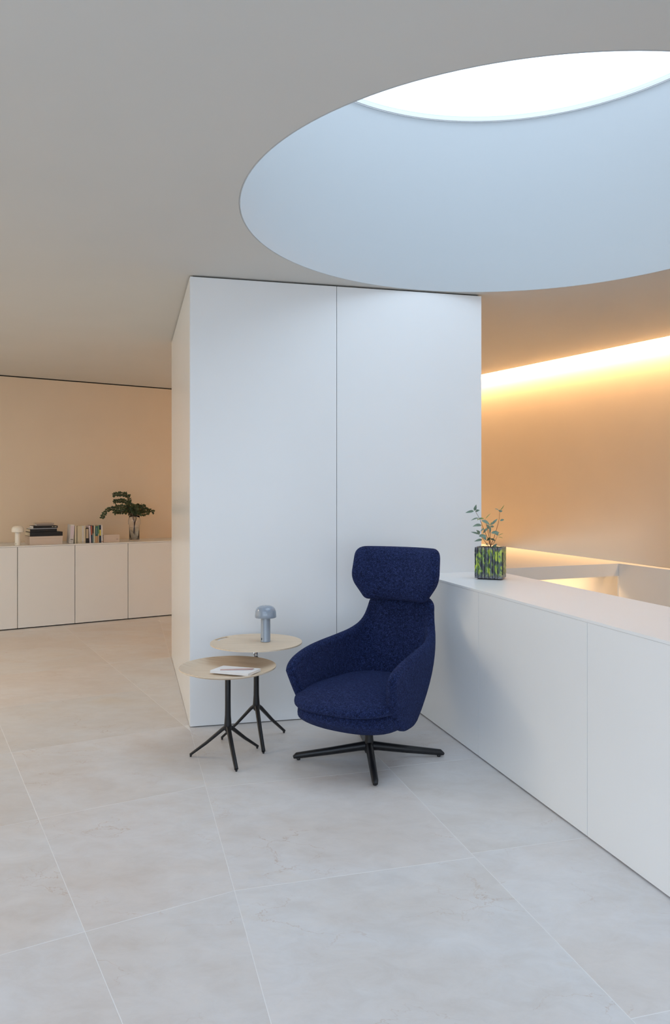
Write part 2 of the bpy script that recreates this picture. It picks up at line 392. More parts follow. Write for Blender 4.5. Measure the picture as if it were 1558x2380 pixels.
def tile(poly):
    global tiles
    if len(poly) < 3 or polyarea(poly) < .02: return
    c = sum((Vector(p) for p in poly), Vector((0, 0)))/len(poly)
    bm = bmesh.new()
    a = [bm.verts.new((p[0]-c.x, p[1]-c.y, -.012)) for p in poly]; b = [bm.verts.new((p[0]-c.x, p[1]-c.y, -.0008)) for p in poly]
    t = [bm.verts.new(((p[0]-c.x)*(1-.0012/.5), (p[1]-c.y)*(1-.0012/.5), 0)) for p in poly]
    bm.faces.new(t)
    k = len(poly)
    for i in range(k):
        j = (i+1) % k
        bm.faces.new((a[i], a[j], b[j], b[i])); bm.faces.new((b[i], b[j], t[j], t[i]))
    o = obj('tile', bm, 'stone', floor); o.location = (c.x, c.y, 0); tiles += 1
TS = .972
def grid(n0, e0, Nn, Dd, i_range, j_range, cuts, stagger=None):
    for i in i_range:
        for j in j_range:
            a, b = n0+i*TS+G, n0+(i+1)*TS-G; c, d = e0+j*TS+G, e0+(j+1)*TS-G
            P = [Nn*a+Dd*c, Nn*b+Dd*c, Nn*b+Dd*d, Nn*a+Dd*d]
            P = [Vector((p.x, p.y)) for p in P]
            P = clip(P, Vector((1, 0)), XL, 1); P = clip(P, Vector((0, 1)), YB, 1) if P else P
            P = in_room(P, cuts) if P else P
            if P and len(P) > 2:
                cc = sum(P, Vector((0, 0)))/len(P)
                tile([tuple(p) for p in P])
grid(.501, -2.515, F_N, F_D, range(-8, 8), range(-10, 7), [(E_N, FOLD-G, -1)])
# right-hand field: first strip a little narrower so that its joints land as laid
def strip(n0, n1, e0, lo=-10, hi=8):
    for j in range(lo, hi):
        c, d = e0+j*TS+G, e0+(j+1)*TS-G; a, b = n0+G, n1-G
        P = [Vector(E_N*a+E_D*c), Vector(E_N*b+E_D*c), Vector(E_N*b+E_D*d), Vector(E_N*a+E_D*d)]
        P = clip(P, Vector((0, 1)), YB, 1); P = in_room(P) if P else P
        if P and len(P) > 2: tile([tuple(p) for p in P])
strip(FOLD, 1.303, -2.687); strip(1.303, FR+.03, -2.72); strip(FR+.03, BK, -2.72, -9, -4)

# ------------------------------------------------------------------ clad pillar block
ci = .02
u = (COL1-COL0).normalized(); v = COLD.normalized()
q0 = COL0+u*ci+v*ci; q1 = COL1-u*ci+v*ci; q2 = COL1-u*ci+COLD-v*ci; q3 = COL0+u*ci+COLD-v*ci
col = struct('wall_middle', prism(bmesh.new(), [q0, q1, q2, q3], 0, CEIL), 'dark_core')
ZB, ZT = .006, CEIL-.010
g_ = .0016
def panel(p0, p1, side=1, t=.018):
    d = (Vector(p1)-Vector(p0)).normalized()*g_
    bm = slab(bmesh.new(), Vector(p0)+d, Vector(p1)-d, ZB, ZT, t, side)
    bmesh.ops.bevel(bm, geom=bm.edges[:], offset=.0008, segments=1, affect='EDGES')
    return struct('panel', bm, 'laminate', col)
tj = .4795
mid = COL0 + (COL1-COL0)*tj
panel(COL0, mid); panel(mid, COL1)
c3, c2 = COL0+COLD, COL1+COLD
vv = v*.019
panel(COL0+vv, c3, -1); panel(COL1+vv, c2, 1)
panel(c3+u*.019, c3+(c2-c3)/2, -1); panel(c3+(c2-c3)/2, c2-u*.019, -1)

# ------------------------------------------------------------------ parapet counter round the stair
e_far = -4.597; e_near = 2.4
CT = .892
ctr = thing('parapet_counter', 'long white parapet counter running from the pillar past the blue armchair to the right edge', 'counter', (0, 0, 0))
mid_e = (e_far+e_near)/2
def pv(n, e): p = ne(n, e); return (p.x, p.y)
# far end follows the pillar's front
def on_front(n):     # e where line n meets the pillar front plane
    d = COL1-COL0; t = (n - E_N.dot(COL0))/E_N.dot(d); p = COL0+d*t; return E_D.dot(p)
bm = prism(bmesh.new(), [pv(FR+.022, on_front(FR+.022)+.001), pv(2.268, on_front(2.268)+.001), pv(2.268, e_near-.01), pv(FR+.022, e_near-.01)], 0, CT-.03)
obj('body', bm, 'dark_core', ctr)
js = [-3.705+.99*k for k in range(0, 7)]
es = [on_front(FR)+.001] + [j for j in js if j < e_near] + [e_near]
for a, b in zip(es, es[1:]):
    bm = prism(bmesh.new(), [pv(FR, a+g_), pv(FR+.018, a+g_), pv(FR+.018, b-g_), pv(FR, b-g_)], .008, CT-.013)
    obj('front_panel', bm, 'counter_white', ctr)
bm = prism(bmesh.new(), [pv(FR-.001, on_front(FR)+.001), pv(2.2705, on_front(2.2705)+.001), pv(2.273, on_front(2.2705)-.62), pv(BK, on_front(2.2705)-.62), pv(BK, e_near), pv(FR-.001, e_near)], CT-.012, CT)
obj('countertop', bm, 'counter_white', ctr)
bm = prism(bmesh.new(), [pv(2.274, on_front(2.27)-.62), pv(BK-.002, on_front(2.27)-.62), pv(BK-.002, e_near-.01), pv(2.274, e_near-.01)], SB, CT-.013)
struct('wall_stair', bm, 'plaster')

# ------------------------------------------------------------------ stairwell: landing, side parapet, lower walls
LZ = .85
fA = Vector((1.299, 5.683)); fB = Vector((2.274, 6.09)); fd = (fB-fA).normalized()
fA0 = meet(fA, fd, ne(BK+.0, 0), E_D)
bA = Vector((1.82, 7.97)); bB = Vector((2.506, 5.686)); bd = (bB-bA).normalized()
iB = Vector((2.455, 5.569)); idr = (iB-fB).normalized()
bk_pt = meet(bA, bd, fB, fd)
pcol = meet(c2, v, bA + bd*(-2.2), fd)
far0 = bA - bd*2.3
bm = prism(bmesh.new(), [meet(fA, fd, ne(BK+.001, 0), E_D), fA, fB, bk_pt, bA, far0, c2 + v*1.3 + u*.15, c2 + u*.03, ne(2.30, on_front(2.27)-.70), ne(BK+.001, on_front(2.27)-.70)], LZ-.10, LZ)
land = struct('trim_1', bm, 'plaster')
tend = 6.0
i2 = iB + idr*tend; b2 = bB + bd*tend
# side parapet along the right-hand wall
bm = prism(bmesh.new(), [fB + idr*.002, i2, b2, bk_pt], SB, LZ)
struct('wall_parapet', bm, 'plaster')
# inner wall under the landing
nf = Vector((-fd.y, fd.x))
a0 = fA0 + nf*.28 - fd*.2; a1 = fB + nf*.28 + fd*.25
struct('wall_under', slab(bmesh.new(), a0, a1, SB, LZ-.101, .1, 1), 'plaster')
mA = (fA0 + fB)/2 + nf*.09
area('landing_light', (mA.x, mA.y, LZ-.115), 1.4, .08, 4.5, (1, .62, .30), (mA.x + nf.x*.4, mA.y+nf.y*.4, LZ-.9))
bm = prism(bmesh.new(), [(.2, YB), (XR, YB), (XR, 4), (3, 12), (.2, 12)], SB-.1, SB)
struct('floor_lower', bm, 'grout')

# ------------------------------------------------------------------ low cabinets on the left
CH = .868
def cb(s, t, z=0):
    p = CB_P + CB_D*s + CB_N*t; return Vector((p.x, p.y, z))
CRZ = math.atan2(CB_D.y, CB_D.x)
WU = .582; s0 = .169 - WU
cab_txt = ['leftmost pale handleless cabinet unit, cut off by the left edge of the picture',
           'pale handleless cabinet unit below the stack of black books', 'pale handleless cabinet unit below the standing books and the small box',
           'pale handleless cabinet unit below the eucalyptus vase beside the pillar', 'last pale cabinet unit of the row, mostly hidden behind the pillar']
for k in range(5):
    s = s0 + k*WU
    p = cb(s, 0)
    txt = cab_txt[k]
    t = thing('cabinet', txt, 'cabinet', p, CRZ, 'row of pale handleless cabinets')
    obj('body', boxm(.002, WU-.002, .03, .60, .05, CH-.012), 'dark_core', t)
    obj('plinth', boxm(.002, WU-.002, .06, .60, 0, .05), 'gap', t)
    obj('door', boxm(.003, WU-.003, 0, .019, .012, CH-.014, bev=.0008), 'cabinet_white', t)
wt = tag(obj('worktop', boxm(s0, s0+5*WU, -.001, .615, -.012, 0, bev=.001), 'cabinet_white'), 'thin pale worktop along the row of low cabinets', 'worktop')
wt.location = (CB_P.x, CB_P.y, CH); wt.rotation_euler = (0, 0, CRZ)

# ------------------------------------------------------------------ mushroom lamps
def mushroom_lamp(label, loc, rz, m):
    t = thing('table_lamp', label, 'lamp', loc, rz, 'mushroom table lamps')
    obj('lamp_shade', lathe(bmesh.new(), [(0, .207), (.018, .2065), (.034, .203), (.047, .196), (.055, .186), (.0595, .172), (.061, .155), (.0615, .140), (.0605, .1385), (.0590, .140), (.0585, .155), (.056, .172), (.045, .19), (0, .200)], 64), m, t, smooth=True)
    obj('base', lathe(bmesh.new(), [(0, 0), (.0265, 0), (.0285, .002), (.0285, .006), (.0278, .008), (.0272, .16), (.026, .175), (0, .175)], 48), m, t, autos=40)
    obj('switch', boxm(-.0225, -.0190, -.0215, -.0180, .012, .024, bev=.0008), 'lamp_dark', t)
    return t
ux, uy = -.4474, 4.32                                       # centres of the two side tables
lx, ly = -.571, 4.05
UT, LT = .561, .470
mushroom_lamp('glossy grey-blue mushroom-shaped lamp on the higher side table', (-.397, 4.345, UT+.0005), 0, 'lamp_blue')
def cbpx(px, t, z=CH):
    """point on the worktop, t behind its front, that stands at this bearing"""
    a = (px-779)/F_PX; q = CB_P + CB_N*t; s = (a*q.y - q.x)/(CB_D.x - a*CB_D.y); p = q + CB_D*s; return Vector((p.x, p.y, z))
mushroom_lamp('creamy white mushroom-shaped lamp at the left end of the low cabinets', cbpx(41, .10, CH+.0005), CRZ, 'lamp_white')

# ------------------------------------------------------------------ side tables
def tabletop(R, dish, th, slot_ang, slot_r=.88, slot_half=.115):
    bm = bmesh.new(); NR, NT = 28, 144
    def prof(r):
        k = r/R; return dish*(max(0, (k-.70)/.30))**1.6
    rs = [R*i/NR for i in range(1, NR+1)]
    top = {}; bot = {}
    ct = bm.verts.new((0, 0, 0)); cb_ = bm.verts.new((0, 0, -th))
    for i, r in enumerate(rs):
        for j in range(NT):
            a = 2*PI*j/NT; rr = r - (.002 if i == NR-1 else 0)
            z = prof(r)
            edge = i == NR-1
            top[i, j] = bm.verts.new((rr*math.cos(a), rr*math.sin(a), z - (.0 if not edge else .0005)))
            bot[i, j] = bm.verts.new((rr*math.cos(a), rr*math.sin(a), z - th*(1-.45*(r/R)**3)))
    def hole(i, j):
        k = (i+.5+.5)/NR; a = 2*PI*(j+.5)/NT - slot_ang; a = (a+PI) % (2*PI) - PI
        return slot_r-.05 < k < slot_r+.05 and abs(a) < slot_half*2.0
    for j in range(NT):
        jj = (j+1) % NT
        bm.faces.new((ct, top[0, j], top[0, jj])); bm.faces.new((cb_, bot[0, jj], bot[0, j]))
        for i in range(NR-1):
            if hole(i, j): continue
            bm.faces.new((top[i, j], top[i+1, j], top[i+1, jj], top[i, jj])); bm.faces.new((bot[i, jj], bot[i+1, jj], bot[i+1, j], bot[i, j]))
            for (di, dj, A, B) in ((1, 0, (i+1, j), (i+1, jj)), (-1, 0, (i, jj), (i, j)), (0, 1, (i+1, jj), (i, jj)), (0, -1, (i, j), (i+1, j))):
                ni, nj = i+di, (j+dj) % NT
                if 0 <= ni < NR-1 and hole(ni, nj): bm.faces.new((top[A], top[B], bot[B], bot[A]))
        o = NR-1
        r_ = R; a1, a2 = 2*PI*j/NT, 2*PI*jj/NT
        bm.faces.new((top[o, j], bot[o, j], bot[o, jj], top[o, jj]))
    return bm
def side_table(label, x, y, Z, hub, feet, R, dish, slot):
    t = thing('side_table', label, 'side table', (x, y, 0), 0, 'pair of round side tables')
    tt = obj('tabletop', tabletop(R, dish, .013, slot), 'beech', t, autos=35); tt.location = (0, 0, Z)
    tt.rotation_euler = (0, 0, 0)
    obj('top_plate', lathe(bmesh.new(), [(0, Z-.020), (.055, Z-.020), (.06, Z-.0165), (.06, Z-.0132), (0, Z-.0132)], 32), 'black_metal', t, autos=40)
    lo = Z-.085 if Z > .52 else Z-.019
    obj('pole', lathe(bmesh.new(), [(0, hub-.03), (.012, hub-.03), (.021, hub-.015), (.0185, hub+.02), (.0158, hub+.06), (.0150, hub+.12), (.0150, lo-.004), (.0135, lo), (0, lo)], 32), 'black_metal', t, smooth=True)
    if Z > .52:
        obj('inner_tube', lathe(bmesh.new(), [(0, lo-.01), (.0095, lo-.01), (.0095, Z-.0195), (0, Z-.0195)], 24), 'chrome', t, smooth=True)
        obj('height_pin', lathe(bmesh.new(), [(0, lo-.004), (.0035, lo+.006), (.0035, Z-.0195), (0, Z-.0195)], 16, -.012, -.006), 'chrome', t, smooth=True)
    for fx, fy in feet:
        d = Vector((fx-x, fy-y, 0)); ln = d.length; d.normalize()
        P = [d*.004 + Vector((0, 0, hub)), d*.03 + Vector((0, 0, hub-.018)), d*(ln*.55) + Vector((0, 0, hub*.47)), d*(ln-.004) + Vector((0, 0, .0125))]
        bm = bar(bmesh.new(), P, [(.013, .011), (.0120, .0095), (.0108, .0078), (.0100, .0062)], bev=.5)
        lg = obj('leg', bm, 'black_metal', t, autos=50)
        ft = obj('foot', lathe(bmesh.new(), [(0, .0), (.004, 0), (.0065, .004), (.0055, .010), (0, .010)], 14), 'black_metal', lg, smooth=True)
        ft.location = (d.x*(ln-.006), d.y*(ln-.006), .0002)
    return t
def P2(px, py): v_ = up(px, py, 0); return (v_.x, v_.y)
side_table('lower round beech side table with notebook, nearer to the camera', lx, ly, LT, .168, [P2(441, 1759), P2(600, 1739), P2(550, 1794)], .258, .019, math.radians(-127))
side_table('higher round beech side table carrying the grey-blue lamp', ux, uy, UT, .205, [P2(514, 1719), P2(662, 1703), P2(613, 1752)], .262, .004, math.radians(154))
# notebook and flat pencil
nb = [Vector((-.6525, 3.921)), Vector((-.600, 4.073)), Vector((-.3855, 3.993)), Vector((-.434, 3.851))]
ncx = sum(nb, Vector((0, 0)))/4; nrz = math.atan2(-.075, .216)
nt = thing('notebook', 'blank white notebook lying on the lower side table', 'notebook', (ncx.x-.002, ncx.y+.012, LT+.0046), nrz)
nt.rotation_euler = (-.045, 0, nrz)
obj('pages', boxm(-.108, .109, -.075, .075, .0014, .0115), 'paper', nt)
obj('cover', boxm(-.110, .110, -.0765, .0765, .0115, .013, bev=.0006), 'paper', nt)
obj('back_cover', boxm(-.110, .110, -.0765, .0765, 0, .0014, bev=.0006), 'paper', nt)
pa, pb = up(512, 1558.5, LT+.018), up(591, 1555.8, LT+.018)
pm = (pa+pb)/2; d = pb-pa
pn = thing('pencil', 'flat dusty-pink carpenter pencil lying on the white notebook', 'pencil', (pm.x, pm.y, LT+.0182), math.atan2(d.y, d.x))
pn.rotation_euler[0] = -.045
h_ = d.length/2
obj('shaft', boxm(-h_, h_*.93, -.0075, .0075, 0, .0055, bev=.002), 'pink_pencil', pn)
bm = bmesh.new(); a = [bm.verts.new((h_*.93, y, z)) for y, z in ((-.0055, .0015), (.0055, .0015), (.0055, .005), (-.0055, .005))]; b = bm.verts.new((h_*1.02, 0, .0035))
bm.faces.new(a)
for i in range(4): bm.faces.new((a[i], a[(i+1)%4], b))
obj('tip', bm, 'tan_cover', pn)

# ------------------------------------------------------------------ armchair
BX, BY = .181, 4.042
YAW = math.radians(30)
# local axes: +x = viewer's right arm, +y = backwards, -y = forwards
ch = thing('armchair', 'navy blue boucle high-backed swivel armchair with headrest and black four-star base', 'armchair', (BX, BY, 0), -YAW)
def sheet(stations, nu, nv, th, name, m, parent):
    """padded shell: stations = [(T, M, B)] for one half, mirrored; quadratic through T, M, B; rounded rim"""
    half = [[Vector(q) for q in s] for s in stations]
    mir = [[Vector((-q.x, q.y, q.z)) for q in s] for s in half[:0:-1]]
    full = mir + half
    n = len(full)-1
    def S_(u_, v_):
        T, Mm, B = (cr([s[k] for s in full], u_*n) for k in range(3))
        # quadratic through three points at v=0,.5,1
        return T*(2*(v_-.5)*(v_-1)) + Mm*(4*v_*(1-v_)) + B*(2*v_*(v_-.5))
    P = [[S_(i/nu, j/nv) for j in range(nv+1)] for i in range(nu+1)]
    Nn = [[None]*(nv+1) for _ in range(nu+1)]
    for i in range(nu+1):
        for j in range(nv+1):
            du = P[min(i+1, nu)][j]-P[max(i-1, 0)][j]; dv = P[i][min(j+1, nv)]-P[i][max(j-1, 0)]
            Nn[i][j] = du.cross(dv).normalized()
    bm = bmesh.new()
    hh = lambda i, j: th/2*(1 + .12*math.sin(PI*j/nv))
    A = [[bm.verts.new(P[i][j] + Nn[i][j]*hh(i, j)) for j in range(nv+1)] for i in range(nu+1)]
    B = [[bm.verts.new(P[i][j] - Nn[i][j]*hh(i, j)) for j in range(nv+1)] for i in range(nu+1)]
    for i in range(nu):
        for j in range(nv):
            bm.faces.new((A[i][j], A[i+1][j], A[i+1][j+1], A[i][j+1])); bm.faces.new((B[i][j], B[i][j+1], B[i+1][j+1], B[i+1][j]))
    # rim as half round
    rim = [(i, 0) for i in range(nu+1)] + [(nu, j) for j in range(1, nv+1)] + [(i, nv) for i in range(nu-1, -1, -1)] + [(0, j) for j in range(nv-1, 0, -1)]
    K = 6; loops = []
    R = len(rim)
    for q, (i, j) in enumerate(rim):
        a, b = P[rim[q-1][0]][rim[q-1][1]], P[rim[(q+1) % R][0]][rim[(q+1) % R][1]]
        out = (b-a).cross(Nn[i][j]).normalized()
        cen = P[nu//2][nv//2]
        inn = P[min(max(i, 1), nu-1)][min(max(j, 1), nv-1)]
        if out.dot(P[i][j]-inn) < 0: out = -out
        row = [A[i][j]]
        for k in range(1, K):
            an = PI/2 - PI*k/K
            row.append(bm.verts.new(P[i][j] + (Nn[i][j]*math.sin(an) + out*math.cos(an))*hh(i, j)))
        row.append(B[i][j]); loops.append(row)
    for q in range(R):
        r0, r1 = loops[q], loops[(q+1) % R]
        for k in range(K): bm.faces.new((r0[k], r1[k], r1[k+1], r0[k+1]))
    return obj(name, bm, m, parent, smooth=True)
ST = [((0, .414, .797), (0, .345, .54), (0, .22, .27)),
      ((.09, .413, .797), (.035, .344, .54), (.03, .22, .27)),
      ((.150, .409, .795), (.07, .341, .535), (.055, .217, .27)),
      ((.176, .402, .775), (.10, .336, .53), (.08, .212, .268)),
      ((.184, .388, .735), (.13, .328, .52), (.105, .205, .266)),
      ((.195, .364, .688), (.160, .314, .505), (.13, .195, .262)),
      ((.216, .325, .642), (.192, .292, .485), (.155, .175, .255)),
      ((.243, .255, .610), (.222, .255, .465), (.18, .145, .25)),
      ((.267, .150, .592), (.248, .190, .44), (.212, .10, .243)),
      ((.283, .000, .580), (.266, .090, .42), (.238, .03, .236)),
      ((.291, -.12, .568), (.274, -.04, .405), (.252, -.06, .236)),
      ((.292, -.22, .550), (.276, -.15, .392), (.256, -.14, .246)),
      ((.291, -.290, .526), (.272, -.225, .383), (.256, -.20, .278)),
      ((.288, -.318, .500), (.266, -.265, .38), (.254, -.235, .325))]
sheet(ST, 96, 28, .052, 'shell', 'boucle', ch)
def pillow(outline, rings, top, bot, cx=0, cy=0, pw=3.0, pe=2.2):
    """closed cushion over a plan outline (list of (x, y) around a centre): top(x,y) / bot(x,y) give the crown heights; pw rounds the border"""
    bm = bmesh.new(); n = len(outline)
    R = []
    for side in (1, -1):
        prev = None
        for k in range(rings+1):
            a = (PI/2)*k/rings; rho = math.sin(a)**.75 if k < rings else 1
            prof = (1-rho**pw)**(1/pe) if k < rings else 0
            row = []
            if k == 0:
                x, y = cx, cy; zt, zb = top(x, y), bot(x, y); zm = zt*.5+zb*.5
                row = [bm.verts.new((x, y, zm + (zt-zm if side > 0 else zb-zm)*prof))]
            elif k == rings and side < 0: row = border
            else:
                for (ox, oy) in outline:
                    x, y = cx+(ox-cx)*rho, cy+(oy-cy)*rho; zt, zb = top(x, y), bot(x, y); zm = (zt+zb)/2
                    row.append(bm.verts.new((x, y, zm + ((zt-zm) if side > 0 else (zb-zm))*prof)))
            if k == rings and side > 0: border = row
            if prev:
                for i in range(n):
                    j = (i+1) % n
                    if len(prev) == 1: bm.faces.new((prev[0], row[i], row[j]))
                    else: bm.faces.new((prev[i], row[i], row[j], prev[j]))
            prev = row
    return bm
def seat_outline(w, yf, yb, n=96, pf=2.35, pb=2.6, taper=.0):
    out = []
    for i in range(n):
        a = 2*PI*i/n; c, s = math.cos(a), math.sin(a)
        p = pf if s < 0 else pb
        x = math.copysign(abs(c)**(2/p), c)*w; y0 = math.copysign(abs(s)**(2/p), s)
        out.append((x, y0*yf if s < 0 else y0*yb))
    return out
# seat: y forward is negative
def flare(o, a=.245, b=.295):      # narrower between the arms, full width in front of them
    return [(x*((a + (b-a)*max(0, min(1, (.10-y)/.40)))/b), y) for x, y in o]
so = flare(seat_outline(.310, .450, .26, pf=2.9), .245, .310)
crown = lambda x, y: .432 - .10*max(0, -y-.12)**1.6*2 - .25*x*x
cush = obj('seat_cushion', pillow(so, 14, crown, lambda x, y: .312, 0, -.06, 3.4, 2.9), 'boucle', ch, smooth=True)
po = flare(seat_outline(.298, .437, .25, pf=2.8), .24, .298)
pan_b = lambda x, y: .185 + .10*max(0, (abs(y+.05)/.36))**2.6*.7 + .25*x*x
obj('seat_pan', pillow(po, 14, lambda x, y: .358, pan_b, 0, -.06, 3.0, 3.2), 'boucle', ch, smooth=True)
# headrest: outline in (x, z), bent forward at the ends
def rounded_poly(pts, r, seg=7):
    out = []
    n = len(pts)
    for i in range(n):
        p, a, b = Vector(pts[i]), Vector(pts[i-1]), Vector(pts[(i+1) % n])
        ri = r[i] if hasattr(r, '__len__') else r
        p0 = p + (a-p).normalized()*ri; p1 = p + (b-p).normalized()*ri
        for k in range(seg+1):
            t = k/seg; out.append((p0*(1-t)**2 + p*2*t*(1-t) + p1*t*t))
    # resample evenly
    res = []
    L_ = [0]
    for i in range(len(out)): L_.append(L_[-1] + (out[(i+1) % len(out)]-out[i]).length)
    m = 110; i = 0
    for k in range(m):
        t = L_[-1]*k/m
        while L_[i+1] < t: i += 1
        f = (t-L_[i])/max(1e-9, L_[i+1]-L_[i]); res.append(tuple(out[i].lerp(out[(i+1) % len(out)], f)))
    return res
ho = rounded_poly([(-.262, .155), (.266, .155), (.277, -.03), (.190, -.146), (-.190, -.146), (-.272, -.03)], [.055, .055, .05, .022, .022, .05])
bm = pillow(ho, 12, lambda x, y: .062, lambda x, y: -.050, 0, 0, 4.0)
HZC = .945
for vtx in bm.verts:
    x, zz, t = vtx.co.x, vtx.co.y, vtx.co.z      # t > 0 = front
    s = abs(x)/.27
    ang = .62*s**1.6                              # the wings turn forward
    yb = .385 - .085*s**2.4*1.0
    nx, ny = math.copysign(math.sin(ang), x), math.cos(ang)
    lean = .03*(zz/.15)
    bulge = .012*math.cos(min(1, abs(zz+.03)/.16)*PI/2)
    tt = t + (bulge if t > 0 else 0)
    vtx.co = Vector((x - nx*tt*.75, yb + lean - ny*tt, HZC + zz))
obj('headrest', bm, 'boucle', ch, smooth=True)
obj('headrest_bracket', boxm(-.05, .05, .40, .412, .74, .86, bev=.003), 'black_metal', ch)
# base: its own angle
def leg_local(az):      # world azimuth -> local direction
    a = az + YAW; return Vector((math.cos(a), math.sin(a), 0))
obj('post', lathe(bmesh.new(), [(0, .03), (.020, .03), (.027, .045), (.026, .085), (.0225, .105), (.0215, .20), (.03, .225), (0, .225)], 32), 'black_metal', ch, smooth=True)
obj('mechanism', boxm(-.09, .09, -.12, .10, .195, .225, bev=.006), 'black_metal', ch)
azs = [math.radians(a) for a in (3.8, 93.8, 183.8, -88.2)]
for az in azs:
    d = leg_local(az)
    P = [d*.008+Vector((0, 0, .068)), d*.05+Vector((0, 0, .064)), d*.20+Vector((0, 0, .044)), d*.385+Vector((0, 0, .0225)), d*.402+Vector((0, 0, .015))]
    lg = obj('leg', bar(bmesh.new(), P, [(.022, .024), (.020, .021), (.018, .0185), (.0155, .0150), (.012, .006)], bev=.6), 'black_metal', ch, autos=45)
    gl = obj('glide', lathe(bmesh.new(), [(0, 0), (.009, 0), (.010, .003), (.009, .016), (0, .016)], 16), 'black_metal', lg, smooth=True)
    gl.location = (d.x*.375, d.y*.375, .0002)

# ------------------------------------------------------------------ glazed pot with seedling on the counter
px_, py_ = .942, 4.60
pot = thing('plant_pot', 'ribbed grey pot glazed lime green standing on the white counter', 'plant pot', (px_, py_, CT+.0006), math.radians(-24))
def rib_outline(w, d, depth=.0045):
    pts = []; rnd = random.Random(3)
    def side(ax, ay, bx, by, n):
        a, b = Vector((ax, ay)), Vector((bx, by)); dd = (b-a); nn = Vector((dd.y, -dd.x)).normalized()
        x = 0; cuts = [0]
        for k in range(n): cuts.append(cuts[-1] + rnd.uniform(.7, 1.4))
        tot = cuts[-1]
        for k in range(n):
            t0, t1 = cuts[k]/tot, cuts[k+1]/tot; o = rnd.uniform(.3, 1)*depth
            g0 = t0 + .10*(t1-t0); g1 = t1 - .10*(t1-t0)
            pts.append(a + dd*t0 - nn*depth); pts.append(a + dd*g0 + nn*o*.6); pts.append(a + dd*(t0+t1)/2 + nn*o); pts.append(a + dd*g1 + nn*o*.6)
    side(-w, -d, w, -d, 8); side(w, -d, w, d, 5); side(w, d, -w, d, 7); side(-w, d, -w, -d, 5)
    return pts
ro = rib_outline(.080, .064)
bm = bmesh.new(); NZ = 22; rows = []
rnd = random.Random(11)
HP = .192
wob = [[rnd.uniform(-1, 1) for _ in ro] for _ in range(NZ+1)]
for k in range(NZ+1):
    z = .008 + (HP-.008)*k/NZ
    rows.append([bm.verts.new((p.x*(1+.012*wob[k][i]) , p.y*(1+.012*wob[k][i]), z + (.0016*wob[0][i] if k == NZ else 0))) for i, p in enumerate(ro)])
inn = [[bm.verts.new((p.x*.84, p.y*.82, z)) for p in ro] for z in (HP-.001, .14)]
allr = rows + inn
for a, b in zip(allr, allr[1:]):
    for i in range(len(ro)): j = (i+1) % len(ro); bm.faces.new((a[i], a[j], b[j], b[i]))
bm.faces.new(rows[0][::-1]); bm.faces.new(inn[-1])
obj('body', bm, 'pot_glaze', pot)
obj('foot', boxm(-.066, .066, -.052, .052, 0, .0082), 'pot_dark', pot)
obj('soil', boxm(-.066, .066, -.051, .051, .1405, .168), 'soil', pot)
bmg = boxm(.0795, .0865, -.0585, -.052, .030, .165); obj('cleft', bmg, 'pot_dark', pot)

def leaf(bm, base, tip, wd, nrm=Vector((0, -1, .3)), bend=.12, fold=.25, n=6):
    base, tip = Vector(base), Vector(tip); ax = tip-base; ln = ax.length; ax.normalize()
    sd = ax.cross(nrm).normalized(); up_ = sd.cross(ax)
    rowsL = []
    for k in range(n+1):
        t = k/n; wv = wd*math.sin(PI*min(1, t**.8*.98+.02))**.8 if 0 < k < n else .0004
        c = base + ax*ln*t + up_*(bend*ln*math.sin(PI*t))
        rowsL.append((bm.verts.new(c + sd*wv + up_*fold*wv), bm.verts.new(c), bm.verts.new(c - sd*wv + up_*fold*wv)))
    for a, b in zip(rowsL, rowsL[1:]):
        bm.faces.new((a[0], b[0], b[1], a[1])); bm.faces.new((a[1], b[1], b[2], a[2]))
    return bm
# the seedling: crop units of the close view -> metres about the pot's mouth
sd_ = thing('seedling', 'young leafy plant with thin red-brown stems growing in the lime glazed pot', 'plant', (px_, py_, CT+.168), 0)
U = .0002187
def pl(x, y, dep=0): return Vector(((x-835)*U, dep, (1340-y)*U + .026))
stems = [[(835, 1440, 0), (835, 1330, 0), (760, 1130, -.006), (660, 920, -.012), (560, 680, -.02), (480, 510, -.024), (380, 340, -.026)],
         [(835, 1440, .004), (840, 1300, .004), (900, 1180, .006), (960, 1010, .008), (1030, 780, .010), (1075, 600, .010), (1100, 350, .008)],
         [(835, 1440, 0), (845, 1310, .0), (940, 1230, .012), (1040, 1050, .018)],
         [(830, 1440, .0), (830, 1290, .006), (835, 1050, .015), (830, 760, .02)],
         [(830, 1440, .002), (832, 1300, .004), (800, 1110, .004), (760, 880, .004), (715, 720, .0), (680, 580, -.004)],
         [(800, 1440, -.008), (770, 1330, -.008), (710, 1250, -.012), (600, 1110, -.018), (520, 1000, -.022)]]
bm = bmesh.new()
for s in stems:
    pts = [pl(*p) for p in s]; pp = [cr(pts, t*(len(pts)-1)/14) for t in range(15)]
    tube(bm, pp, [.0021-.0011*k/14 for k in range(15)], 6)
obj('stems', bm, 'stem_brown', sd_, smooth=True)
